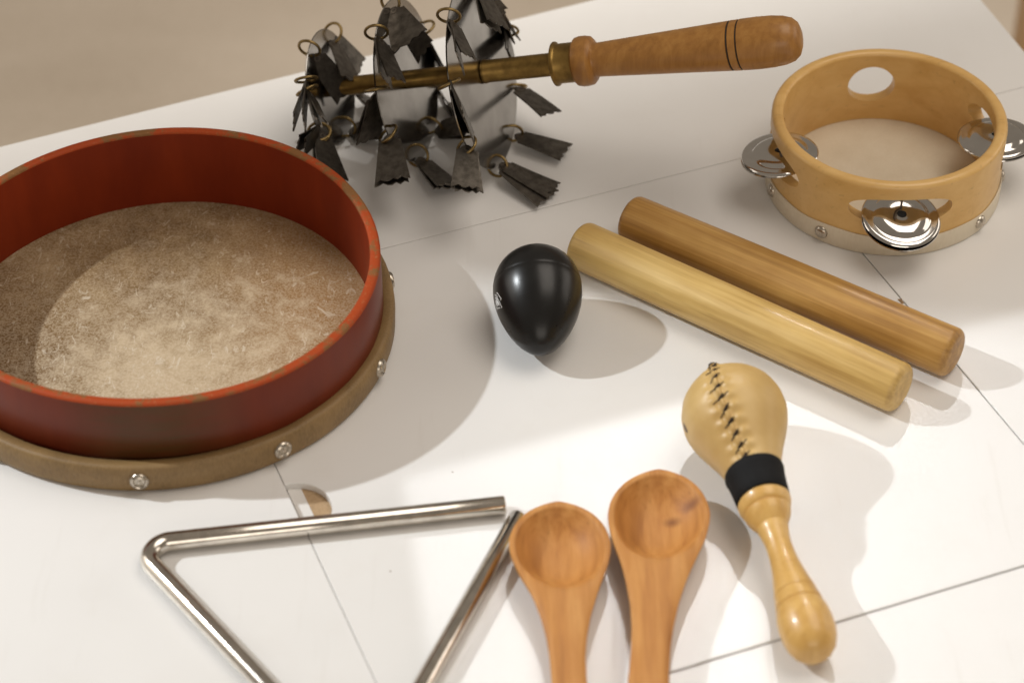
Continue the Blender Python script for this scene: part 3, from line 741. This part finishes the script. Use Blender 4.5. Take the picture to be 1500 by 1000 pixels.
for i, ph in ((1, 4.9), (1, 5.6), (1, .1), (0, 4.6), (0, 5.6), (2, .35)):
    A = ring_pt(i, ph) + RO; Mx = A + Vector((0, 0, -.026)) + nx * .008
    Mx.z = max(Mx.z, .004); wv = Vector((-.4, .9, 0)).normalized() * .0095
    TABS.append([i, ph] + [q * 1000 for q in (*A, *(Mx - wv), *(Mx + wv))])
random.seed(5)
for row in list(TABS):                       # the tabs hang two to a ring
    if sum(1 for q in TABS if q[:2] == row[:2]) > 1 or row[1] in (4.913, 5.524): continue
    A, B, C_ = [Vector(row[k:k + 3]) for k in (2, 5, 8)]
    g = Matrix.Rotation(random.choice((-1, 1)) * random.uniform(.03, .09), 3, (A - (B + C_) / 2).cross(C_ - B).normalized()) @ Matrix.Rotation(random.choice((-1, 1)) * random.uniform(.06, .18), 3, (C_ - B).normalized())
    sh = (C_ - B).cross(A - B).normalized() * random.choice((-1.4, 1.4))
    B2, C2 = A + g @ (B - A) + sh, A + g @ (C_ - A) + sh
    B2.z = max(B2.z, 1.5); C2.z = max(C2.z, 1.5)
    TABS.append(row[:2] + [*A, *B2, *C2])
random.seed(21)
ring_mesh = None; done = set()
for row in TABS:
    i, ph = row[0], row[1]
    A, B, C_ = [Vector(row[k:k + 3]) * MM - RO for k in (2, 5, 8)]
    if (i, ph) not in done:
        done.add((i, ph))
        rad = (ux * math.cos(ph) + vx * math.sin(ph)); tilt = random.uniform(-.5, .5)
        e2 = (nx + (ux * -math.sin(ph) + vx * math.cos(ph)) * tilt).normalized()
        cpt = A + rad * .0022
        if cpt.z < .0065: cpt.z = .0065
        pts = [cpt + (rad * math.cos(2 * math.pi * k / 28) + e2 * math.sin(2 * math.pi * k / 28)) * .0056 for k in range(28)]
        V, F = tube(pts, .00078, 8, closed=True)
        mesh_obj('ring', V, F, M_RING, shk, 60)
    m = (B + C_) / 2; dv = (m - A); Lr = dv.length; d = dv / Lr
    wv = (C_ - B) / 2; wv = wv - d * wv.dot(d)
    if wv.length < .004: wv = wv.normalized() * .006
    nn = d.cross(wv).normalized(); bow = random.uniform(.0000, .0004) * random.choice((-1, 1))
    start = A + d * .0022; Lt = max(.020, min(Lr - .0022, .034))
    NI, NJ = 9, 9
    zig = random.choice(([0, .3, 1, .35, .15, .9, .2, 1.0, .5], [.2, .9, .3, .1, .85, .3, 1, .25, 0], [0, .5, .2, 1, .3, .2, .9, .3, .15]))
    hw0 = .0050; hw1 = wv.length * .90; wd = wv.normalized(); grid = []
    for a in range(NI):
        v = a / (NI - 1); row_ = []
        for b in range(NJ):
            u = -1 + 2 * b / (NJ - 1)
            hw = (hw0 + (hw1 - hw0) * v)
            s = v * Lt
            if v == 0: s = .0034 * u * u; hw = hw0 * .78
            if a == 1: s = max(s, .0016 * u * u + .0022)
            if a == NI - 1: s -= zig[b] * .0019
            p = start + d * s + wd * (hw * u) + nn * (bow * math.sin(math.pi * v))
            if p.z < .0007: p.z = .0007
            row_.append(p)
        grid.append(row_)
    V, F = sheet(grid, .0008)
    tb = mesh_obj('tab', V, F, M_TAB, shk, 22)
    hn = frame_from(start + d * .0030 , nn)
    V, F = join(lathe([(.0010, .00045), (.0017, .00045), (.0017, .0006), (.0010, .0006), (.0010, .00045)], 14, hn), lathe([(.0010, .00036), (0, .00036)], 14, hn),
                lathe([(.0010, -.00045), (.0017, -.00045), (.0017, -.0006), (.0010, -.0006), (.0010, -.00045)], 14, hn), lathe([(.0010, -.00036), (0, -.00036)], 14, hn))
    mesh_obj('eyelet', V, F, M_DARK, tb, 40)
